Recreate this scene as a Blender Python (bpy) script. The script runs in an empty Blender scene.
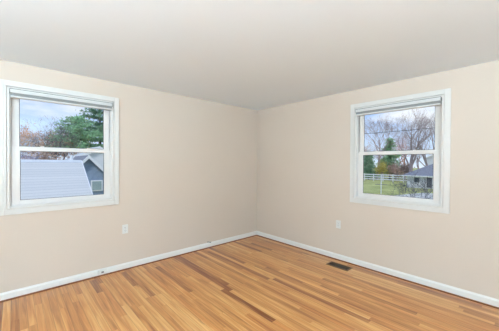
import bpy, bmesh, math, random
from mathutils import Vector, Matrix
random.seed(7)
S = bpy.context.scene
C = S.collection

# ------------------------------------------------------------------ camera
yaw, pitch, roll = 0.8277, -0.0105, 0.0054
fw = Vector((math.cos(yaw)*math.cos(pitch), math.sin(yaw)*math.cos(pitch), math.sin(pitch)))
rt = Vector((math.sin(yaw), -math.cos(yaw), 0))
up = rt.cross(fw)
r2 = rt*math.cos(roll) + up*math.sin(roll)
u2 = -rt*math.sin(roll) + up*math.cos(roll)
cd = bpy.data.cameras.new('camera')
cam = bpy.data.objects.new('camera', cd); C.objects.link(cam)
M3 = Matrix((r2, u2, -fw)).transposed()
cam.matrix_world = Matrix.Translation((-3.5116, -3.6011, 1.4173)) @ M3.to_4x4()
cd.sensor_width = 36; cd.sensor_fit = 'HORIZONTAL'; cd.lens = 257.0/499*36
cd.clip_start = .05; cd.clip_end = 600
S.camera = cam

# ------------------------------------------------------------------ world
W = bpy.data.worlds.new('sky'); S.world = W; W.use_nodes = True
n = W.node_tree.nodes; l = W.node_tree.links; n.clear()
out = n.new('ShaderNodeOutputWorld'); bg = n.new('ShaderNodeBackground')
tc = n.new('ShaderNodeTexCoord'); sep = n.new('ShaderNodeSeparateXYZ')
l.new(tc.outputs['Generated'], sep.inputs[0])
ramp = n.new('ShaderNodeValToRGB'); l.new(sep.outputs['Z'], ramp.inputs[0])
e = ramp.color_ramp.elements
e[0].position = 0.0; e[0].color = (.68, .77, .92, 1)
e[1].position = .5; e[1].color = (.16, .34, .80, 1)
mid = ramp.color_ramp.elements.new(.16); mid.color = (.44, .60, .92, 1)
mp = n.new('ShaderNodeMapping'); mp.inputs['Scale'].default_value = (1, 1, 3.2)
mp.inputs['Location'].default_value = (.9, .55, .2)
l.new(tc.outputs['Generated'], mp.inputs[0])
nz = n.new('ShaderNodeTexNoise'); nz.inputs['Scale'].default_value = 3.2; nz.inputs['Detail'].default_value = 6
l.new(mp.outputs[0], nz.inputs['Vector'])
cr = n.new('ShaderNodeValToRGB'); l.new(nz.outputs['Fac'], cr.inputs[0])
cr.color_ramp.elements[0].position = .50; cr.color_ramp.elements[1].position = .64
mx = n.new('ShaderNodeMixRGB'); l.new(cr.outputs[0], mx.inputs[0]); l.new(ramp.outputs[0], mx.inputs[1])
mx.inputs[2].default_value = (.86, .88, .95, 1)
l.new(mx.outputs[0], bg.inputs[0]); bg.inputs[1].default_value = 1.2
l.new(bg.outputs[0], out.inputs[0])

# ------------------------------------------------------------------ sun, added fill lamps, exposure
sd = bpy.data.lights.new('sun', 'SUN'); sd.energy = 2.2; sd.angle = math.radians(12); sd.color = (1, .96, .9)
sun = bpy.data.objects.new('sun', sd); C.objects.link(sun)
sun.rotation_euler = Vector((.62, .62, -.95)).to_track_quat('-Z', 'Y').to_euler()
FILL_CEIL = 29.0      # glow of the added ceiling fill light, unseen behind the camera
FILL_FLOOR = 244.0    # up-lighting bulb in each added floor lamp, unseen behind the camera
FILL_COL = (.60, .838, 1.0)
S.view_settings.view_transform = 'Standard'; S.view_settings.look = 'None'
S.view_settings.gamma = 1; S.view_settings.use_curve_mapping = False
S.view_settings.exposure = 0.0

# ------------------------------------------------------------------ helpers
def lin(c):
    c = c/255
    return c/12.92 if c <= .04045 else ((c+.055)/1.055)**2.4
def rgb(r, g, b): return (lin(r), lin(g), lin(b), 1)

def mat(name, col, rough=.6, var=0, scale=8, metal=0, spec=.5, bump=0, col2=None, stretch=None):
    m = bpy.data.materials.new(name); m.use_nodes = True
    nt = m.node_tree; b = nt.nodes['Principled BSDF']
    b.inputs['Roughness'].default_value = rough; b.inputs['Metallic'].default_value = metal
    b.inputs['Specular IOR Level'].default_value = spec
    t = nt.nodes.new('ShaderNodeTexCoord'); nn = nt.nodes.new('ShaderNodeTexNoise')
    nn.inputs['Scale'].default_value = scale; nn.inputs['Detail'].default_value = 5
    if stretch:
        q = nt.nodes.new('ShaderNodeMapping'); q.inputs['Scale'].default_value = stretch
        nt.links.new(t.outputs['Object'], q.inputs[0]); nt.links.new(q.outputs[0], nn.inputs['Vector'])
    else:
        nt.links.new(t.outputs['Object'], nn.inputs['Vector'])
    r = nt.nodes.new('ShaderNodeValToRGB'); nt.links.new(nn.outputs['Fac'], r.inputs[0])
    r.color_ramp.elements[0].position = .3; r.color_ramp.elements[1].position = .7
    c2 = col2 or tuple(min(1, x*(1+var)) for x in col[:3])+(1,)
    c1 = col if col2 else tuple(x*(1-var) for x in col[:3])+(1,)
    r.color_ramp.elements[0].color = c1; r.color_ramp.elements[1].color = c2
    nt.links.new(r.outputs[0], b.inputs['Base Color'])
    if bump:
        bp = nt.nodes.new('ShaderNodeBump'); bp.inputs['Strength'].default_value = bump
        bp.inputs['Distance'].default_value = .002
        nt.links.new(nn.outputs['Fac'], bp.inputs['Height']); nt.links.new(bp.outputs[0], b.inputs['Normal'])
    return m

def obj(name, bm, m, parent=None, bevel=0, smooth=False):
    me = bpy.data.meshes.new(name); bm.normal_update(); bm.to_mesh(me); bm.free()
    o = bpy.data.objects.new(name, me); C.objects.link(o)
    if m: me.materials.append(m)
    if parent: o.parent = parent
    if smooth:
        for p in me.polygons: p.use_smooth = True
    if bevel:
        b = o.modifiers.new('bevel', 'BEVEL'); b.width = bevel; b.segments = 2; b.limit_method = 'ANGLE'
    return o
def empty(name, loc=(0, 0, 0)):
    o = bpy.data.objects.new(name, None); C.objects.link(o); o.location = loc; o.empty_display_size = .1
    return o
def tag(o, label, cat, group=None, kind=None):
    o['label'] = label; o['category'] = cat
    if group: o['group'] = group
    if kind: o['kind'] = kind
    return o
def struct(o, label=None):
    o['kind'] = 'structure'
    if label: o['label'] = label
    return o
def box(bm, a, b, f=None):
    """axis box from corner a to corner b, optionally mapped through f"""
    x0, y0, z0 = a; x1, y1, z1 = b
    P = [(x0,y0,z0),(x1,y0,z0),(x1,y1,z0),(x0,y1,z0),(x0,y0,z1),(x1,y0,z1),(x1,y1,z1),(x0,y1,z1)]
    v = [bm.verts.new(f(*p) if f else p) for p in P]
    fs = [bm.faces.new([v[i] for i in q]) for q in ((0,3,2,1),(4,5,6,7),(0,1,5,4),(1,2,6,5),(2,3,7,6),(3,0,4,7))]
    bmesh.ops.recalc_face_normals(bm, faces=fs)
    return bm
def B(): return bmesh.new()
def prism(bm, pts, axis, a, b):
    """extrude 2D polygon along axis: pts are the other two coords in order"""
    def mk(p, t):
        if axis == 0: return (t, p[0], p[1])
        if axis == 1: return (p[0], t, p[1])
        return (p[0], p[1], t)
    v0 = [bm.verts.new(mk(p, a)) for p in pts]; v1 = [bm.verts.new(mk(p, b)) for p in pts]
    fs = [bm.faces.new(v0), bm.faces.new(list(reversed(v1)))]
    k = len(pts)
    for i in range(k): fs.append(bm.faces.new([v0[i], v0[(i+1) % k], v1[(i+1) % k], v1[i]]))
    bmesh.ops.recalc_face_normals(bm, faces=fs)
    return bm
def lathe(bm, prof, seg=24, c=(0, 0, 0)):
    rings = []
    for r, z in prof:
        rings.append([bm.verts.new((c[0]+r*math.cos(2*math.pi*i/seg), c[1]+r*math.sin(2*math.pi*i/seg), c[2]+z)) for i in range(seg)])
    for a, b in zip(rings, rings[1:]):
        for i in range(seg): bm.faces.new([a[i], a[(i+1) % seg], b[(i+1) % seg], b[i]])
    bm.faces.new(list(reversed(rings[0]))); bm.faces.new(rings[-1])
    return bm
def tube(bm, pts, rads, seg=5):
    pts = [Vector(p) for p in pts]; rings = []
    for i, p in enumerate(pts):
        d = (pts[min(i+1, len(pts)-1)] - pts[max(i-1, 0)]).normalized()
        a = d.orthogonal().normalized(); b = d.cross(a)
        rings.append([bm.verts.new(p + rads[i]*(a*math.cos(2*math.pi*k/seg) + b*math.sin(2*math.pi*k/seg))) for k in range(seg)])
    for a, b in zip(rings, rings[1:]):
        best = min(range(seg), key=lambda s: (a[0].co-b[s].co).length)
        for k in range(seg):
            bm.faces.new([a[k], a[(k+1) % seg], b[(k+1+best) % seg], b[(k+best) % seg]])
    bm.faces.new(list(reversed(rings[0]))); bm.faces.new(rings[-1])

# ------------------------------------------------------------------ materials
M_wall = mat('beige_wall_paint', rgb(222, 208, 195), .75, .012, 1.2, spec=.25)
M_ceil = mat('ceiling_paint', rgb(240, 247, 255), .9, .006, 1.0, spec=.15)
M_trim = mat('white_trim_paint', rgb(231, 228, 225), .38, .008, 6)
M_vinyl = mat('white_vinyl', rgb(233, 230, 228), .35, .008, 6)
M_blind = mat('grey_pleated_fabric', rgb(150, 152, 152), .8, .06, 60, stretch=(1, 1, 30))
M_rail = mat('blind_rail_white', rgb(222, 222, 222), .4, .01, 10)
M_gasket = mat('dark_gasket', rgb(70, 72, 74), .6, .05, 20)
M_plate = mat('outlet_plastic', rgb(232, 231, 228), .35, .01, 20)
M_slot = mat('slot_black', rgb(35, 33, 30), .5, .1, 20)
M_base = mat('white_baseboard_paint', rgb(240, 239, 237), .38, .008, 6)
M_shoe = mat('stained_shoe_wood', rgb(134, 80, 48), .4, .2, 30, stretch=(1, 1, 1))
M_vent = mat('bronze_register', rgb(128, 94, 62), .4, .15, 30, metal=.2)
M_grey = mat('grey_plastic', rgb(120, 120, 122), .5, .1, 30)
M_metal = mat('brushed_metal', rgb(150, 150, 150), .35, .05, 30, metal=.9)

def glass_mat():
    m = bpy.data.materials.new('window_glass'); m.use_nodes = True
    nt = m.node_tree; nt.nodes.clear()
    o = nt.nodes.new('ShaderNodeOutputMaterial'); mx = nt.nodes.new('ShaderNodeMixShader')
    t = nt.nodes.new('ShaderNodeBsdfTransparent'); g = nt.nodes.new('ShaderNodeBsdfGlossy')
    t.inputs[0].default_value = (.97, .985, .98, 1); g.inputs['Roughness'].default_value = .02
    fr = nt.nodes.new('ShaderNodeFresnel'); fr.inputs[0].default_value = 1.35
    nt.links.new(fr.outputs[0], mx.inputs[0]); nt.links.new(t.outputs[0], mx.inputs[1]); nt.links.new(g.outputs[0], mx.inputs[2])
    nt.links.new(mx.outputs[0], o.inputs[0]); return m
M_glass = glass_mat()

def floor_mat():
    m = bpy.data.materials.new('oak_strip_floor'); m.use_nodes = True
    nt = m.node_tree; N = nt.nodes; L = nt.links; b = N['Principled BSDF']
    at = N.new('ShaderNodeAttribute'); at.attribute_name = 'plank'
    sp = N.new('ShaderNodeSeparateColor'); L.new(at.outputs['Color'], sp.inputs[0])
    t = N.new('ShaderNodeTexCoord')
    off = N.new('ShaderNodeCombineXYZ')
    mul = N.new('ShaderNodeMath'); mul.operation = 'MULTIPLY'; mul.inputs[1].default_value = 37
    L.new(sp.outputs[1], mul.inputs[0]); L.new(mul.outputs[0], off.inputs[2]); L.new(mul.outputs[0], off.inputs[1])
    add = N.new('ShaderNodeVectorMath'); L.new(t.outputs['Object'], add.inputs[0]); L.new(off.outputs[0], add.inputs[1])
    mp = N.new('ShaderNodeMapping'); mp.inputs['Scale'].default_value = (38, 1.6, 1); L.new(add.outputs[0], mp.inputs[0])
    g = N.new('ShaderNodeTexNoise'); g.inputs['Scale'].default_value = 1.0; g.inputs['Detail'].default_value = 7
    g.inputs['Distortion'].default_value = .8; L.new(mp.outputs[0], g.inputs['Vector'])
    # tone = plank tone + grain
    gr = N.new('ShaderNodeMapRange'); gr.inputs[1].default_value = .3; gr.inputs[2].default_value = .7
    gr.inputs[3].default_value = -.24; gr.inputs[4].default_value = .22; L.new(g.outputs['Fac'], gr.inputs[0])
    su = N.new('ShaderNodeMath'); su.operation = 'ADD'; su.use_clamp = True
    L.new(sp.outputs[0], su.inputs[0]); L.new(gr.outputs[0], su.inputs[1])
    r = N.new('ShaderNodeValToRGB'); L.new(su.outputs[0], r.inputs[0])
    r.color_ramp.elements[0].position = 0; r.color_ramp.elements[0].color = rgb(136, 68, 28)
    r.color_ramp.elements[1].position = 1; r.color_ramp.elements[1].color = rgb(244, 194, 128)
    q = r.color_ramp.elements.new(.5); q.color = rgb(210, 143, 78)
    red = N.new('ShaderNodeMixRGB'); red.blend_type = 'MULTIPLY'; red.inputs[2].default_value = (1, .86, .74, 1)
    L.new(sp.outputs[2], red.inputs[0]); L.new(r.outputs[0], red.inputs[1])
    # knots
    kp = N.new('ShaderNodeMapping'); kp.inputs['Scale'].default_value = (9, 2.2, 1); L.new(add.outputs[0], kp.inputs[0])
    kn = N.new('ShaderNodeTexVoronoi'); kn.inputs['Scale'].default_value = .55; L.new(kp.outputs[0], kn.inputs['Vector'])
    kr = N.new('ShaderNodeMapRange'); kr.inputs[1].default_value = .02; kr.inputs[2].default_value = .10
    kr.inputs[3].default_value = .55; kr.inputs[4].default_value = 0; L.new(kn.outputs['Distance'], kr.inputs[0])
    km = N.new('ShaderNodeMixRGB'); km.inputs[2].default_value = rgb(104, 58, 30)
    L.new(kr.outputs[0], km.inputs[0]); L.new(red.outputs[0], km.inputs[1])
    # seam between strips
    sx = N.new('ShaderNodeSeparateXYZ'); L.new(t.outputs['Object'], sx.inputs[0])
    dv = N.new('ShaderNodeMath'); dv.operation = 'DIVIDE'; dv.inputs[1].default_value = .057; L.new(sx.outputs[0], dv.inputs[0])
    pp = N.new('ShaderNodeMath'); pp.operation = 'PINGPONG'; pp.inputs[1].default_value = .5; L.new(dv.outputs[0], pp.inputs[0])
    sm = N.new('ShaderNodeMapRange'); sm.inputs[1].default_value = .008; sm.inputs[2].default_value = .03
    sm.inputs[3].default_value = .55; sm.inputs[4].default_value = 0; L.new(pp.outputs[0], sm.inputs[0])
    s2 = N.new('ShaderNodeMixRGB'); s2.inputs[2].default_value = rgb(96, 56, 30)
    L.new(sm.outputs[0], s2.inputs[0]); L.new(km.outputs[0], s2.inputs[1])
    L.new(s2.outputs[0], b.inputs['Base Color'])
    b.inputs['Roughness'].default_value = .28; b.inputs['Specular IOR Level'].default_value = .5
    b.inputs['Coat Weight'].default_value = .4; b.inputs['Coat Roughness'].default_value = .2
    return m

# ------------------------------------------------------------------ room shell
RX, RY, H, T = -5.6, -5.6, 2.44, .16
ZG = -2.5                     # outside ground level
# floor: individual strips in one mesh
PW = .057
dark = [(-1.68, -.02, -1.25, .12), (-1.74, -.02, -1.38, .10), (-1.80, -1.30, -2.07, .08), (-2.08, -.2, -1.11, .24),
        (-1.25, -.15, -1.47, .16), (-.62, -.02, -.72, .14), (-.40, -.30, -.79, .16), (-.97, -1.2, -1.8, .24),
        (-1.19, -1.5, -2.65, .2), (-2.49, -.08, -.56, .16), (-2.80, -.08, -.46, .12), (-2.41, -.02, -.92, .26),
        (-.74, -1.9, -2.9, .26), (-.17, -.4, -1.3, .28), (-.11, -1.9, -3.3, .2)]
bm = B(); lay = bm.loops.layers.float_color.new('plank')
ns = int(-RX/PW)+1
for i in range(ns):
    x1 = -i*PW; x0 = max(x1-PW, RX)
    cuts = [0.0]; y = -random.uniform(.1, 1.4)
    while y > RY+.1: cuts.append(y); y -= random.uniform(.7, 2.3)
    cuts.append(RY)
    segs = [(a, b, None) for a, b in zip(cuts, cuts[1:])]
    for dx, ya, yb, tn in dark:
        if x0 <= dx < x1:
            new = []
            for a, b, k in segs:
                if k is not None or b >= ya or a <= yb: new.append((a, b, k)); continue
                if a > ya: new.append((a, ya, k))
                if b < yb: new.append((yb, b, k))
            new.append((ya, yb, tn)); segs = new
    for a, b, k in segs:
        tone = k if k is not None else min(.92, max(.3, random.gauss(.56, .10)))
        if k is None and random.random() < .06: tone = random.uniform(.2, .35)
        col = (tone, random.random(), random.random()**2*.7, 1)
        v = [bm.verts.new(p) for p in ((x0, b, 0), (x1, b, 0), (x1, a, 0), (x0, a, 0))]
        f = bm.faces.new(v)
        for lp in f.loops: lp[lay] = col
floor = struct(obj('floor', bm, floor_mat()), 'honey oak strip floor')
floor.data.update()
bm = box(B(), (RX-T, RY-T, -.25), (T, T, -.004)); struct(obj('floor', bm, mat('subfloor_wood', rgb(150, 120, 90), .8, .1)), 'subfloor beneath the oak strips')
bm = box(B(), (RX-T, RY-T, H), (T, T, H+.2)); struct(obj('ceiling', bm, M_ceil), 'plain white ceiling')

def fL(s, d, z): return (s, d, z)        # left wall: s runs along x, d goes outside (+y)
def fR(s, d, z): return (d, s, z)        # right wall: s runs along y, d goes outside (+x)
WZ0, WZ1 = .872, 2.241
OUT_L = (-3.620, -2.508); OUT_R = (-3.018, -1.892)
CW = .080
def wall_with_hole(name, f, smin, smax, hole, m):
    s0, s1 = hole[0]+CW-.01, hole[1]-CW+.01; z0, z1 = WZ0+CW-.01, WZ1-CW+.01
    bm = B()
    zb = -.0
    for a, b in (((smin, 0, zb), (s0, T, H)), ((s1, 0, zb), (smax, T, H)), ((s0, 0, zb), (s1, T, z0)), ((s0, 0, z1), (s1, T, H))):
        box(bm, a, b, f)
    return struct(obj(name, bm, m), 'beige painted wall')
wall_with_hole('wall_left', fL, RX, 0.0, OUT_L, M_wall)
wall_with_hole('wall_right', fR, RY, T, OUT_R, M_wall)
struct(obj('wall_back', box(B(), (RX-T, RY-T, 0), (T, RY, H)), M_wall))
struct(obj('wall_front', box(B(), (RX-T, RY, 0), (RX, T, H)), M_wall))

# exterior shell of the storey below
M_siding_own = mat('own_siding', rgb(205, 205, 200), .7, .04)
struct(obj('wall_lower', box(B(), (RX-T, RY-T, ZG), (T, T, -.25)), M_siding_own), 'storey below the room')

# baseboards with a little cap profile, and stained shoe mouldings
def base_profile(f, a, b, name):
    bm = B(); pr = [(0, .012), (-.014, .012), (-.014, .066), (-.010, .074), (-.005, .080), (-.004, .086), (0, .086)]
    va = [bm.verts.new(f(a, d, z)) for d, z in pr]; vb = [bm.verts.new(f(b, d, z)) for d, z in pr]
    k = len(pr); fs = [bm.faces.new(va), bm.faces.new(list(reversed(vb)))]
    for i in range(k): fs.append(bm.faces.new([va[i], va[(i+1) % k], vb[(i+1) % k], vb[i]]))
    bmesh.ops.recalc_face_normals(bm, faces=fs)
    return struct(obj(name, bm, M_base), 'white baseboard')
def shoe(f, a, b, name):
    bm = B(); pr = [(0, 0), (-.026, 0), (-.025, .006), (-.021, .011), (-.016, .014), (0, .014)]
    va = [bm.verts.new(f(a, d, z)) for d, z in pr]; vb = [bm.verts.new(f(b, d, z)) for d, z in pr]
    k = len(pr); fs = [bm.faces.new(va), bm.faces.new(list(reversed(vb)))]
    for i in range(k): fs.append(bm.faces.new([va[i], va[(i+1) % k], vb[(i+1) % k], vb[i]]))
    bmesh.ops.recalc_face_normals(bm, faces=fs)
    return struct(obj(name, bm, M_shoe), 'dark stained wood shoe moulding')
base_profile(fL, RX, 0, 'baseboard_left'); base_profile(fR, RY, 0, 'baseboard_right')
shoe(fL, RX, 0, 'trim_1'); shoe(fR, RY, 0, 'trim_2')
struct(obj('baseboard_back', box(B(), (RX, RY, 0), (0, RY+.014, .086)), M_trim))
struct(obj('baseboard_front', box(B(), (RX, RY, 0), (RX+.014, 0, .086)), M_trim))

# ------------------------------------------------------------------ windows
def ring(bm, s0, s1, z0, z1, w, d0, d1, f, wb=None, wt=None):
    wb = w if wb is None else wb; wt = w if wt is None else wt
    box(bm, (s0, d0, z0), (s0+w, d1, z1), f); box(bm, (s1-w, d0, z0), (s1, d1, z1), f)
    box(bm, (s0+w, d0, z0), (s1-w, d1, z0+wb), f); box(bm, (s0+w, d0, z1-wt), (s1-w, d1, z1), f)
def window(idx, f, span, label):
    s0, s1 = span
    root = struct(empty('window_%d' % idx, f((s0+s1)/2, 0, WZ0)), label)
    inv = Matrix.Translation(root.location).inverted()
    def part(name, bm, m, bevel=0, parent=root):
        bm.transform(inv); return obj(name, bm, m, parent, bevel)
    e0 = s0-.02 if idx == 1 else s0
    bm = B(); ring(bm, e0, s1, WZ0, WZ1, .056, -.021, 0, f)
    if idx == 1: box(bm, (e0+.056, -.021, WZ0+.056), (s0+.056, 0, WZ1-.056), f)
    ring(bm, s0+.059, s1-.059, WZ0+.059, WZ1-.059, .021, -.012, 0, f)
    part('casing', bm, M_trim, .003)
    a0, a1, b0, b1 = s0+CW, s1-CW, WZ0+CW, WZ1-CW
    bm = B(); ring(bm, a0-.01, a1+.01, b0-.01, b1+.01, .014, -.002, T, f)             # jamb liner
    ring(bm, a0+.004, a1-.004, b0+.004, b1-.004, .008, .022, .040, f)
    ring(bm, a0+.004, a1-.004, b0+.004, b1-.004, .024, .090, .120, f)
    part('window_frame', bm, M_vinyl, .002)
    zm = 1.530
    lo = B(); ring(lo, a0+.0125, a1-.0125, b0+.011, zm+.042, .0675, .034, .060, f, wb=.045, wt=.040)
    ls = part('lower_sash', lo, M_vinyl, .004)
    hi = B(); ring(hi, a0+.014, a1-.014, zm+.006, b1-.012, .062, .064, .088, f, wb=.044, wt=.041)
    us = part('upper_sash', hi, M_vinyl, .004)
    g = B(); box(g, (a0+.075, .047, b0+.052), (a1-.075, .050, zm+.006), f); part('glass_pane', g, M_glass, 0, ls)
    g = B(); box(g, (a0+.070, .075, zm+.045), (a1-.070, .078, b1-.05), f); part('glass_pane', g, M_glass, 0, us)
    g = B(); ring(g, a0+.0795, a1-.0795, b0+.0555, zm+.0025, .0045, .042, .047, f); part('gasket', g, M_gasket, 0, ls)
    g = B(); ring(g, a0+.0755, a1-.0755, zm+.0495, b1-.0525, .0045, .070, .075, f); part('gasket', g, M_gasket, 0, us)
    sm = (s0+s1)/2
    for k in (-.22, .22):
        g = B(); box(g, (sm+k-.028, .036, zm+.042), (sm+k+.028, .058, zm+.049), f); box(g, (sm+k-.008, .030, zm+.049), (sm+k+.024, .042, zm+.055), f)
        part('sash_lock', g, M_vinyl, .002, ls)
    # raised blind in the head of the opening
    bl = empty('window_blind', f((s0+s1)/2, 0, b1-.095)); inv = Matrix.Translation(bl.location).inverted()
    c0, c1 = a0+.003, a1-.003
    bm = B(); box(bm, (c0, -.050, b1-.043), (c1, .016, b1-.007), f)
    part('headrail', bm, M_rail, .003, bl)
    bm = B(); box(bm, (c0+.002, -.044, b1-.0068), (c1-.002, .016, b1-.0005), f); part('headrail_shadow_strip', bm, M_grey, 0, bl)  # grey strip standing in for the shadow line above the headrail
    bm = B()
    for k in range(5):
        z = b1-.0435-k*.0058; ins = .003 if k % 2 else 0
        box(bm, (c0+.006, -.044+ins, z-.0056), (c1-.006, .010-ins, z), f)
    part('pleated_fabric', bm, M_blind, 0, bl)
    bm = B(); box(bm, (c0+.004, -.046, b1-.090), (c1-.004, .012, b1-.0727), f)
    part('bottom_rail', bm, M_rail, .004, bl)
    for e_ in (c0-.002, c1-.002):
        bm = B(); box(bm, (e_, -.052, b1-.045), (e_+.004, .016, b1-.005), f); part('end_cap', bm, M_grey, .001, bl)
    return bl
bl = window(1, fL, OUT_L, 'white double hung window in the left wall')
tag(bl, 'raised pleated blind stacked at the head of the window in the left wall', 'window blind')
bl = window(2, fR, OUT_R, 'white double hung window in the right wall')
tag(bl, 'raised pleated blind stacked at the head of the window in the right wall', 'window blind')

# ------------------------------------------------------------------ outlets
def outlet(f, s, z, label):
    root = empty('wall_outlet', f(s, 0, z)); inv = Matrix.Translation(root.location).inverted()
    def part(name, bm, m, bevel=0, parent=root):
        bm.transform(inv); return obj(name, bm, m, parent, bevel)
    bm = B(); box(bm, (s-.036, -.006, z-.059), (s+.036, 0, z+.059), f)
    part('cover_plate', bm, M_plate, .0025)
    for dz in (-.0205, .0205):
        bm = B()
        pts = [(.0165*math.cos(t)*1.0, max(-.0125, min(.0125, .0165*math.sin(t)))) for t in [i*math.pi/12 for i in range(24)]]
        v0 = [bm.verts.new(f(s+a, -.0085, z+dz+b)) for a, b in pts]; v1 = [bm.verts.new(f(s+a, -.004, z+dz+b)) for a, b in pts]
        fs = [bm.faces.new(v0), bm.faces.new(list(reversed(v1)))]
        for i in range(24): fs.append(bm.faces.new([v0[i], v0[(i+1) % 24], v1[(i+1) % 24], v1[i]]))
        bmesh.ops.recalc_face_normals(bm, faces=fs)
        rc = part('receptacle', bm, M_plate)
        bm = B()
        for ds in (-.006, .006): box(bm, (s+ds-.0011, -.0089, z+dz-.002), (s+ds+.0011, -.0082, z+dz+.006), f)
        box(bm, (s-.0022, -.0089, z+dz-.0095), (s+.0022, -.0082, z+dz-.005), f)
        part('slots', bm, M_slot, 0, rc)
    bm = B(); box(bm, (s-.003, -.0072, z-.003), (s+.003, -.0055, z+.003), f); part('screw', bm, M_metal, .001)
    tag(root, label, 'outlet')
outlet(fL, -2.428, .535, 'white duplex outlet on the left wall, right of the window there')
outlet(fR, -1.716, .522, 'white duplex outlet on the right wall, left of the window there')

# ------------------------------------------------------------------ floor register
root = empty('floor_register', (-.213, -1.845, 0))
bm = B(); w, h = .078, .158
ring(bm, -w, w, -h, h, .018, 0, .006, lambda s, d, z: (s, z, d)); obj('register_frame', bm, M_vent, root, .002)
bm = box(B(), (-w+.016, -h+.016, .0003), (w-.016, h-.016, .0012)); obj('duct_opening', bm, M_slot, root)
bm = B()
for k in range(18):
    y = -h+.024+k*(2*h-.048)/17
    box(bm, (-w+.017, y-.0011, .001), (w-.017, y+.0011, .003))
box(bm, (-.003, -h+.017, .001), (.003, h-.017, .0048))
obj('louvers', bm, mat('dark_louver_metal', rgb(70, 52, 36), .5, .2, 30, metal=.3), root)
tag(root, 'dark brown metal floor register set in the oak floor by the right wall', 'floor vent')

# ------------------------------------------------------------------ jack and cable stub on the left baseboard
root = empty('phone_jack', (-2.70, -.014, .055))
obj('housing', box(B(), (-.050, -.022, -.022), (.050, 0, .030)), M_plate, root, .006)
obj('port', box(B(), (-.014, -.0235, -.014), (.014, -.021, .006)), M_grey, root)
obj('cap', box(B(), (-.022, -.018, .029), (.022, -.003, .036)), M_plate, root, .002)
tag(root, 'small off-white phone jack box mounted on the baseboard below the left window', 'phone jack')
root = empty('cable_stub', (-1.131, 0, .098))
bm = B(); tube(bm, [(-.012, 0, .002), (-.010, -.012, .003), (.004, -.022, .001), (.026, -.025, -.006)], [.006]*4, 8)
obj('cable', bm, M_grey, root, smooth=True)
bm = B(); tube(bm, [(.024, -.025, -.0055), (.042, -.026, -.009)], [.0085, .0085], 8)
obj('connector', bm, M_metal, root)
tag(root, 'short grey cable stub poking out of the left wall just above the baseboard', 'cable')

# ------------------------------------------------------------------ added fill lamps, out of view behind the camera, to brighten the room
M_opal = bpy.data.materials.new('fill_light_opal'); M_opal.use_nodes = True
_b = M_opal.node_tree.nodes['Principled BSDF']; _b.inputs['Base Color'].default_value = (.9, .9, .88, 1)
_b.inputs['Emission Color'].default_value = (*FILL_COL, 1); _b.inputs['Emission Strength'].default_value = FILL_CEIL
LX, LY = -4.5, -4.3
root = empty('fill_ceiling_light', (LX, LY, H))
obj('canopy', lathe(B(), [(.02, -.05), (.14, -.045), (.17, -.02), (.175, 0)], 32), M_metal, root, smooth=True)
obj('fill_lamp_shade', lathe(B(), [(.03, -.16), (.10, -.15), (.155, -.12), (.18, -.08), (.17, -.046)], 32), M_opal, root, smooth=True)
obj('finial', lathe(B(), [(.004, -.185), (.012, -.175), (.012, -.165), (.006, -.158)], 12), M_metal, root)
tag(root, 'added fill light shaped as a round opal glass dome on the ceiling behind the camera', 'ceiling light')
pd = bpy.data.lights.new('fill_floor_bulb', 'POINT'); pd.energy = FILL_FLOOR; pd.shadow_soft_size = .06; pd.color = FILL_COL
for lx, ly, lb in ((-5.1, -5.1, 'added fill light shaped as a metal torchiere in the room corner behind the camera'),
                   (-5.2, -3.0, 'added fill light shaped as a metal torchiere left of the camera'),
                   (-3.6, -5.25, 'added fill light shaped as a metal torchiere right of the camera')):
    root = empty('fill_floor_lamp', (lx, ly, 0))
    obj('base', lathe(B(), [(.14, 0), (.14, .02), (.03, .035), (.02, .05)], 32), M_metal, root)
    obj('pole', lathe(B(), [(.012, .045), (.012, 1.42)], 12), M_metal, root)
    pr = [(.02, 1.42), (.10, 1.45), (.17, 1.52), (.19, 1.58), (.186, 1.58), (.166, 1.525), (.098, 1.457), (.018, 1.428)]
    obj('fill_lamp_shade', lathe(B(), pr, 32), M_metal, root, smooth=True)
    po = bpy.data.objects.new('fill_floor_bulb', pd); C.objects.link(po); po.location = (0, 0, 1.56); po.parent = root
    tag(root, lb, 'floor lamp', 'added torchiere fill lights')

# ================================================================== OUTSIDE
M_grass = mat('lawn_grass', rgb(144, 152, 92), .95, 0, .35, spec=.1, col2=rgb(188, 190, 126))
M_conc = mat('pale_concrete', rgb(196, 196, 192), .9, .06, .6, spec=.1)
M_bark = mat('grey_bark', rgb(158, 144, 146), .9, .2, 6, spec=.1)
M_barkd = mat('dark_bark', rgb(84, 80, 86), .9, .2, 6, spec=.1)
M_twig = mat('red_brown_twigs', rgb(186, 138, 114), .9, .2, 2, spec=.1)
M_orange = mat('orange_brown_leaves', rgb(202, 152, 124), .9, .22, 1.2, spec=.1)
M_pink = mat('pinkish_buds', rgb(222, 172, 172), .9, .15, 1.2, spec=.1)
M_pine = mat('pine_needles', rgb(108, 150, 114), .8, .3, 1.5, spec=.2)
M_pine2 = mat('bright_pine_needles', rgb(138, 182, 134), .8, .3, 1.5, spec=.2)
M_yel = mat('yellow_leaves', rgb(190, 178, 92), .8, .2, 1.5, spec=.2)
M_brown = mat('brown_leaves', rgb(176, 148, 132), .9, .25, 1.5, spec=.1)
M_mauve = mat('mauve_grey_twigs', rgb(178, 172, 186), .9, .25, 2, spec=.1)
M_whitep = mat('white_fence_paint', rgb(226, 228, 230), .6, .03, 3)
M_wsid = mat('white_siding', rgb(214, 218, 224), .7, .03, 3)
M_bsid = mat('blue_grey_siding', rgb(132, 152, 176), .7, .12, 5)
M_groof = mat('grey_shingles', rgb(124, 128, 138), .9, .12, 4)
M_proof = mat('pale_roof', rgb(206, 212, 216), .85, .08, 3)
M_darkwin = mat('dark_house_glass', rgb(70, 78, 90), .15, .1, 2)
M_palewin = mat('pale_house_glass', rgb(150, 168, 170), .15, .1, 2)
M_pvc = mat('white_pipe', rgb(230, 232, 234), .5, .02, 3)

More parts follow.
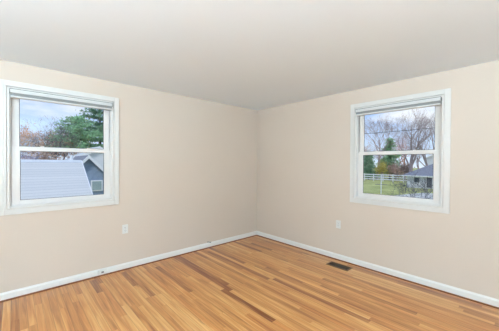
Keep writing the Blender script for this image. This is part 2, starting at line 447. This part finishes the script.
def shingle_mat():
    m = bpy.data.materials.new('pale_shingles'); m.use_nodes = True
    nt = m.node_tree; N = nt.nodes; L = nt.links; b = N['Principled BSDF']; b.inputs['Roughness'].default_value = .9
    b.inputs['Specular IOR Level'].default_value = .1
    t = N.new('ShaderNodeTexCoord'); mp = N.new('ShaderNodeMapping'); L.new(t.outputs['Object'], mp.inputs[0])
    br = N.new('ShaderNodeTexBrick'); L.new(mp.outputs[0], br.inputs['Vector'])
    br.inputs['Scale'].default_value = 1; br.inputs['Brick Width'].default_value = 40; br.inputs['Row Height'].default_value = .16
    br.inputs['Mortar Size'].default_value = .012; br.inputs['Mortar Smooth'].default_value = .6
    br.inputs['Color1'].default_value = rgb(206, 207, 204); br.inputs['Color2'].default_value = rgb(198, 200, 198)
    br.inputs['Mortar'].default_value = rgb(176, 180, 182)
    L.new(br.outputs['Color'], b.inputs['Base Color'])
    return m
M_shing = shingle_mat()

# ground
bm = B(); v = [bm.verts.new(p) for p in ((-120, -120, ZG), (260, -120, ZG), (260, 260, ZG), (-120, 260, ZG))]; bm.faces.new(v)
g = obj('ground', bm, M_grass); struct(g, 'winter lawn around the houses')
bm = B(); prism(bm, [(12, -30), (37, -30), (37, 6), (31, 7.5), (27, 9), (26, 12), (26, 32), (23.5, 32), (22, 10), (12, 6)], 2, ZG, ZG+.03)
struct(obj('driveway', bm, M_conc), 'pale concrete drive')

# ---------------- trees
RMIN = [.004]
def limb(bm, p, d, ln, r, lvl, maxl, spread, rng, upw=.25, seg=4, tips=None):
    pts = [p]; n_ = 3; q = p.copy(); dd = d.copy()
    for i in range(n_):
        dd = (dd + Vector((rng.uniform(-1, 1), rng.uniform(-1, 1), rng.uniform(-.6, 1)))*.16 + Vector((0, 0, upw*.15))).normalized()
        q = q + dd*ln/n_; pts.append(q.copy())
    r1 = r*.6
    tube(bm, pts, [max(RMIN[0], r+(r1-r)*i/n_) for i in range(n_+1)], seg if lvl > 1 else 6)
    if tips is not None and lvl >= maxl-1: tips.append(q.copy())
    if lvl >= maxl: return
    k = rng.randint(3, 4) if lvl else 5
    for j in range(k):
        t = rng.uniform(.45, 1) if j else 1.0
        idx = min(n_-1, int(t*n_)); bp = pts[idx].lerp(pts[idx+1], t*n_-idx) if idx < n_ else pts[-1]
        ax = dd.orthogonal().normalized(); ax.rotate(Matrix.Rotation(rng.uniform(0, 2*math.pi), 3, dd))
        nd = (dd + ax*spread*rng.uniform(.6, 1.3) + Vector((0, 0, upw*.4))).normalized()
        limb(bm, bp, nd, ln*rng.uniform(.55, .8), r1*rng.uniform(.55, .8), lvl+1, maxl, spread, rng, upw, 3, tips)
def leaves(bm, c, rad, n_, sz, rng, flat=1.0):
    for _ in range(n_):
        v = Vector((rng.gauss(0, .45), rng.gauss(0, .45), rng.gauss(0, .45)*flat))
        p = Vector(c) + Vector((v.x*rad[0], v.y*rad[1], v.z*rad[2]))
        a = Vector((rng.uniform(-1, 1), rng.uniform(-1, 1), rng.uniform(-1, 1))).normalized()
        b = a.orthogonal().normalized(); s = sz*rng.uniform(.6, 1.3)
        q = [p-a*s-b*s*.3, p+b*s*.0-a*s*.1-b*s*.45, p+a*s, p+b*s*.45]
        bm.faces.new([bm.verts.new(x) for x in q])
def bare_tree(x, y, h, label, seed, mw=None, trunk=.28, spread=.75, maxl=5, lean=(0, 0), crown=None, cn=0, fork=.28, group=None, size=.16, base=ZG):
    rng = random.Random(seed); root = empty('bare_tree' if crown is None else 'tree', (x, y, base))
    bm = B(); tips = []
    limb(bm, Vector((0, 0, -.05)), Vector((lean[0], lean[1], 1)).normalized(), h*fork, trunk, 0, maxl, spread, rng, .3, 6, tips)
    # scale to the wanted height
    zm = max(v.co.z for v in bm.verts); k = h/zm
    for v in bm.verts: v.co = Vector((v.co.x*k, v.co.y*k, v.co.z*k if v.co.z > 0 else v.co.z))
    obj('trunk', bm, mw or M_bark, root)
    if crown:
        bm = B(); rng.shuffle(tips)
        for t in tips[:150]:
            leaves(bm, t*k, (h*.085, h*.085, h*.07), cn, size, rng)
        obj('foliage', bm, crown, root)
    tag(root, label, 'tree', group); return root
def conifer(x, y, h, w, label, seed, m, z0=.12, layered=False):
    rng = random.Random(seed); root = empty('evergreen_tree', (x, y, ZG))
    bm = B(); tube(bm, [(0, 0, -.05), (.05, 0, h*.5), (0, .05, h*.97)], [h*.022, h*.014, .02], 6)
    lf = B(); tiers = 13 if not layered else 9
    for i in range(tiers):
        t = z0 + (1-z0)*(i+.3)/tiers; z = t*h
        rr = w*(1-t)**(.75) * (1.25 if not layered else 1.0) if not layered else w*(1-.75*((t-z0)/(1-z0))**2)
        nb = 9 if not layered else 8
        for j in range(nb):
            a = rng.uniform(0, 2*math.pi); r = rr*rng.uniform(.65, 1.1)
            e_ = Vector((math.cos(a)*r, math.sin(a)*r, z+(.05 if layered else -.18)*r))
            tube(bm, [(0, 0, z), tuple(e_*.5+Vector((0, 0, z))*.5), tuple(e_)], [.05, .035, .015], 3)
            steps = max(2, int(r/.5))
            for k in range(steps):
                f = (k+.7)/steps; c = Vector((0, 0, z)).lerp(e_, f)
                leaves(lf, c, (.75, .75, .34 if layered else .4), 20 if layered else 26, .19, rng)
    obj('trunk', bm, M_barkd, root); obj('foliage', lf, m, root)
    tag(root, label, 'tree'); return root
def shrub(x, y, h, w, label, seed, m, name='shrub', n_=420, sz=.16):
    rng = random.Random(seed); root = empty(name, (x, y, ZG))
    bm = B(); lf = B()
    for j in range(14):
        a = rng.uniform(0, 6.28); r = rng.uniform(.1, .85)*w
        e_ = Vector((math.cos(a)*r, math.sin(a)*r, h*rng.uniform(.55, .95)*(1-.25*(r/w)**2)))
        tube(bm, [(0, 0, -.03), (e_.x*.4, e_.y*.4, e_.z*.55), tuple(e_)], [.05, .03, .012], 4)
        leaves(lf, e_*.8, (w*.45, w*.45, h*.3), n_//14, sz, rng)
    for v in lf.verts: v.co.z = max(v.co.z, .05)
    obj('stems', bm, M_bark, root); obj('foliage', lf, m, root)
    tag(root, label, name.replace('_', ' ')); return root

# ---------------- houses
def gable_house(name, label, x0, x1, y0, y1, ze, zr, axis, mwall, mroof, over=.3, th=.14, trim=M_whitep, zb=ZG):
    """walls x0..x1,y0..y1 to eave ze; ridge at zr along axis (0: ridge along x, 1: ridge along y)"""
    cx, cy = (x0+x1)/2, (y0+y1)/2
    root = empty(name, (cx, cy, zb)); inv = Matrix.Translation(root.location).inverted()
    def part(nm, bm, m, parent=root, bevel=0):
        bm.transform(inv); return obj(nm, bm, m, parent, bevel)
    bm = B()
    if axis == 0: prism(bm, [(y0, zb), (y1, zb), (y1, ze), (cy, zr-.02), (y0, ze)], 0, x0, x1)
    else: prism(bm, [(x0, zb), (x1, zb), (x1, ze), (cx, zr-.02), (x0, ze)], 1, y0, y1)
    part('wall', bm, mwall)
    half = (y1-y0)/2 if axis == 0 else (x1-x0)/2; m = (zr-ze)/half; c = cy if axis == 0 else cx
    lo = (x0, x1) if axis == 0 else (y0, y1)
    for sgn in (-1, 1):
        e0 = c+sgn*(half+over); ez = ze-m*over
        pts = [(c, zr), (e0, ez), (e0, ez+th), (c, zr+th)]
        part('roof', prism(B(), pts, axis, lo[0]-over, lo[1]+over), mroof)
    for s_, t0 in ((-1, lo[0]-over-.03), (1, lo[1]+over)):
        for sgn in (-1, 1):
            e0 = c+sgn*(half+over); ez = ze-m*over
            part('rake_board', prism(B(), [(c, zr-.08), (e0, ez-.08), (e0, ez+th+.02), (c, zr+th+.02)], axis, t0, t0+.03), trim)
    return root, part
def house_window(part, root, a, b, m=M_darkwin, axis='x', name='window'):
    """a,b opposite corners of a thin box on the wall"""
    fr = part(name, box(B(), a, b), M_whitep)
    c = [(p+q)/2 for p, q in zip(a, b)]
    aa = list(a); bb = list(b); t = .07
    if axis == 'x': aa[0] -= .02; bb[0] = a[0]; aa[1] += t; bb[1] -= t
    else: aa[1] -= .02; bb[1] = a[1]; aa[0] += t; bb[0] -= t
    aa[2] += t; bb[2] -= t
    part('pane', box(B(), aa, bb), m, fr)

# neighbour with pale shingles, ridge at eye level, seen through the left window
RY0, RZ0, PIT = 9.0, 1.47, .603
x0, x1 = -10.5, -1.44
root = empty('neighbour_house', (-6, 9, ZG)); inv = Matrix.Translation(root.location).inverted()
def npart(nm, bm, m, parent=root, bevel=0):
    bm.transform(inv); return obj(nm, bm, m, parent, bevel)
hf = 3.7; ez = RZ0-PIT*hf
npart('wall', prism(B(), [(RY0-hf+.35, ZG), (RY0+hf-.35, ZG), (RY0+hf-.35, ez+.2), (RY0, RZ0-.16), (RY0-hf+.35, ez+.2)], 0, x0+.3, x1-.3), M_bsid)
ang = math.atan(PIT); sl = hf/math.cos(ang)
for sgn in (-1, 1):
    bm = box(B(), (x0, 0, -.12), (x1, sl, 0))
    ro = obj('roof', bm, M_shing, root)
    if sgn == -1:
        # local y runs from ridge down the front slope
        ro.matrix_local = inv @ Matrix.Translation((0, RY0, RZ0)) @ Matrix.Rotation(math.pi, 4, 'Z') @ Matrix.Translation((-(x0+x1), 0, 0)) @ Matrix.Rotation(-ang, 4, 'X')
    else:
        ro.matrix_local = inv @ Matrix.Translation((0, RY0, RZ0)) @ Matrix.Rotation(-ang, 4, 'X')
npart('ridge_cap', prism(B(), [(RY0-.16, RZ0-.08), (RY0, RZ0+.025), (RY0+.16, RZ0-.08), (RY0, RZ0-.03)], 0, x0, x1), M_proof)
def rake(sgn, xx): 
    return prism(B(), [(RY0, RZ0+.01), (RY0+sgn*hf, ez+.01), (RY0+sgn*hf, ez-.17), (RY0, RZ0-.17)], 0, xx, xx+.03)
for sgn in (-1, 1): npart('rake_board', rake(sgn, x1+.001), M_whitep)
bm = B(); lathe(bm, [(.055, -.3), (.055, .33), (.04, .33)], 14, (-1.72, 9.35, RZ0-.1)); npart('vent_pipe', bm, M_pvc)
bm = B(); lathe(bm, [(.13, -.07), (.11, 0), (.06, .05)], 14, (-1.72, 9.35, RZ0-.16)); npart('pipe_flashing', bm, M_grey)
tag(root, 'neighbouring house with a pale shingled roof filling the lower left window', 'house')

root, part = gable_house('house', '', -3.3, 3.5, 16, 20.5, -1.9, 1.72, 1, M_bsid, M_groof)
house_window(part, root, (.25, 15.9, -.52), (.93, 15.99, .2), M_palewin, 'y')
house_window(part, root, (-2.3, 15.9, -.52), (-1.6, 15.99, .2), M_palewin, 'y')
tag(root, 'blue-grey sided house with white rake boards behind the pale shingled roof', 'house')
root, part = gable_house('house', '', 1.0, 7.2, 31.5, 36, 1.2, 3.0, 1, M_wsid, M_proof, th=.3)
for xx in (2.0, 5.1): house_window(part, root, (xx, 31.4, -.6), (xx+1, 31.49, .7), M_darkwin, 'y')
tag(root, 'white house with a pale gabled roof under the layered pine', 'house')

# trees seen through the left window
conifer(4.2, 44, 11.0, 4.2, 'layered pine with bright green needles above the pale gabled roof', 11, M_pine2, .52, True)
conifer(8.0, 49, 15.5, 4.6, 'dark layered pine at the right edge of the left window', 12, M_pine, .42, True)
for (x, y, h, s_, lb) in [(-2.2, 48, 8.6, 31, 'orange-brown tree at the far left, seen through the left window'),
                          (0.2, 50, 9.6, 32, 'orange-brown tree with the tallest crown in the left window'),
                          (2.4, 47, 8.4, 33, 'orange-brown tree beside the layered pine')]:
    bare_tree(x, y, h, lb, s_, M_twig, .16, .8, 4, crown=M_orange, cn=22, group='orange-brown trees', size=.13)
bare_tree(.4, 37.5, 10.0, 'dark bare tree left of the layered pine', 41, M_barkd, .16, .85, 6)
bare_tree(-3.6, 42, 9.2, 'slim grey-green tree at the left edge of the left window', 42, M_barkd, .12, .5, 4, crown=M_mauve, cn=10, size=.12)
shrub(3.9, 39.3, 6.0, 1.5, 'yellow-leaved bush beneath the layered pine', 43, M_yel, n_=500)
for i, (x, y, h, w, lb) in enumerate([(-7.2, 23.5, 4.8, 2.2, 'mauve-grey thicket bush left of the others behind the shingled roof'), (-2.6, 24.2, 5.0, 2.3, 'mauve-grey thicket bush second behind the shingled roof'),
                          (-1.7, 29.5, 5.6, 2.3, 'brown thicket bush beside the blue-grey house')]):
    shrub(x, y, h, w, lb, 50+i, M_brown if i == 2 else M_mauve, n_=3200, sz=.12)

# ---------------- seen through the right window
# board fence
root = empty('rail_fence', (56, 17, ZG)); 
for k in range(14):
    obj('post', box(B(), (-.07, -13+k*2-.07, 0), (.07, -13+k*2+.07, 1.62)), M_whitep, root)
for z in (.35, .85, 1.35):
    obj('rail', box(B(), (-.11, -13, z), (-.07, 13, z+.19)), M_whitep, root)
tag(root, 'white three-rail board fence across the back of the lawn', 'fence')
root = empty('lawn_post', (31.7, 9.4, ZG))
obj('post', lathe(B(), [(.05, 0), (.05, 2.35), (.03, 2.4)], 12), M_whitep, root)
obj('crossbar', box(B(), (-.02, -.75, 1.15), (.02, .75, 1.22)), M_grey, root)
tag(root, 'thin white post standing on the lawn before the board fence', 'post')

# grey-roofed low house with hipped left end
root = empty('house', (48, 3, ZG)); inv = Matrix.Translation(root.location).inverted()
def hp(nm, bm, m, parent=root, bevel=0):
    bm.transform(inv); return obj(nm, bm, m, parent, bevel)
hp('wall', box(B(), (44.3, -6, ZG), (51.7, 10, -.4)), M_wsid)
def poly_roof(verts, faces):
    bm = B(); v = [bm.verts.new(p) for p in verts]
    for f in faces: bm.faces.new([v[i] for i in f])
    bmesh.ops.recalc_face_normals(bm, faces=bm.faces); return bm
hp('roof', poly_roof([(43.7, -6.6, -.5), (52.3, -6.6, -.5), (52.3, 10.7, -.5), (43.7, 10.7, -.5), (48, -3, 1.55), (48, 7, 1.55)],
   [(0, 1, 2, 3), (0, 4, 5, 3), (3, 5, 2), (2, 5, 4, 1), (1, 4, 0)]), M_groof)
hp('fascia', box(B(), (43.66, -6.6, -.64), (43.72, 10.7, -.48)), M_whitep)
for yy, w_, z0_, z1_ in ((8.6, .9, -1.7, -.7), (6.9, .9, -2.4, -.65), (5.2, 1.0, -1.7, -.7), (2.8, 1.0, -1.7, -.7)):
    fr = hp('window' if z0_ > -2 else 'door', box(B(), (44.2, yy-w_/2, z0_), (44.3, yy+w_/2, z1_)), M_whitep)
    hp('pane' if z0_ > -2 else 'door_panel', box(B(), (44.17, yy-w_/2+.1, z0_+.1), (44.2, yy+w_/2-.1, z1_-.1)), M_darkwin, fr)
tag(root, 'low white house with a grey hipped roof beyond the driveway', 'house')
root, part = gable_house('house', '', 66, 75, 3, 12.5, 2.6, 4.9, 0, M_wsid, M_proof)
house_window(part, root, (65.9, 9.3, .4), (65.99, 10.4, 1.9), M_darkwin, 'x')
house_window(part, root, (65.9, 5.3, .4), (65.99, 6.4, 1.9), M_darkwin, 'x')
tag(root, 'tall white house behind the low grey-roofed house', 'house')

bare_tree(60, 13.9, 17, 'big bare tree with forked dark trunk behind the grey-roofed house', 61, M_bark, .34, .62, 6, fork=.25, lean=(0, -.05))
bare_tree(64, 22.4, 17, 'bare tree rising at the left of the right window', 62, M_bark, .2, .6, 6, fork=.25)
bare_tree(79, 14.6, 19, 'bare tree at the right edge of the right window', 63, M_bark, .26, .7, 5)
bare_tree(84, 28, 16, 'distant bare tree between the evergreen and the left bare tree', 64, M_bark, .24, .7, 5)
bare_tree(60, 10.2, 15, 'bare tree standing in front of the tall white house', 67, M_bark, .22, .75, 6)
bare_tree(82, 21.6, 13.5, 'pinkish budding tree beyond the evergreen', 65, M_twig, .18, .7, 4, crown=M_pink, cn=9, size=.12)
for (x, y, h, s_, m_, lb) in [(92, 38, 12, 66, M_brown, 'distant brownish tree at the far left of the right window'),
                              (98, 34, 11, 68, M_mauve, 'distant mauve-grey tree second from the left in the right window'),
                              (100, 29, 12, 69, M_brown, 'distant brownish tree behind the conical evergreen'),
                              (98, 22, 12, 70, M_mauve, 'distant mauve-grey tree behind the budding tree'),
                              (100, 16, 11, 78, M_brown, 'distant brownish tree at the far right of the right window')]:
    bare_tree(x, y, h, lb, s_, M_bark, .2, .7, 4, crown=m_, cn=6, size=.16, group='distant trees beyond the fence')
conifer(66.5, 20.2, 10.4, 3.3, 'conical dark evergreen behind the white board fence', 71, M_pine2)
conifer(60, 22.8, 6.6, 1.9, 'shorter evergreen at the left end of the white board fence', 72, M_pine)
shrub(60, 19.4, 4.5, 1.9, 'yellow-green bush behind the white board fence', 73, M_yel, n_=1500)
shrub(59.6, 16.6, 4.2, 2.0, 'brown-leaved bush behind the white fence, right of the yellow bush', 74, M_brown, n_=1500)
shrub(62.6, 15.6, 4.4, 2.0, 'brown-leaved bush beside the grey-roofed house', 75, M_brown, n_=1500)
shrub(64, 26.2, 5.2, 2.2, 'green bush at the far left of the white board fence', 76, M_pine, n_=1500)
RMIN[0] = .007
M_orn = mat('ornamental_bark', rgb(104, 104, 112), .9, .2, 6, spec=.1)
bare_tree(10.5, -.25, 3.75, 'small dark ornamental tree with bare spreading branches near the house', 84, M_orn, .085, 1.25, 5, fork=.5)

# overhead utility lines with their poles
root = empty('utility_line', (40, 13, ZG))
for yy in (-34, 34):
    obj('pole', lathe(B(), [(.16, 0), (.11, 10.2)], 12, (0, yy, 0)), M_barkd, root)
bm = B()
pts = [(0, -34+68*i/24, 9.9-1.0*(1-((i-12)/12)**2)) for i in range(25)]
tube(bm, pts, [.035]*25, 5); obj('wire', bm, M_barkd, root)
tag(root, 'overhead wire crossing the sky in the right window', 'utility line')
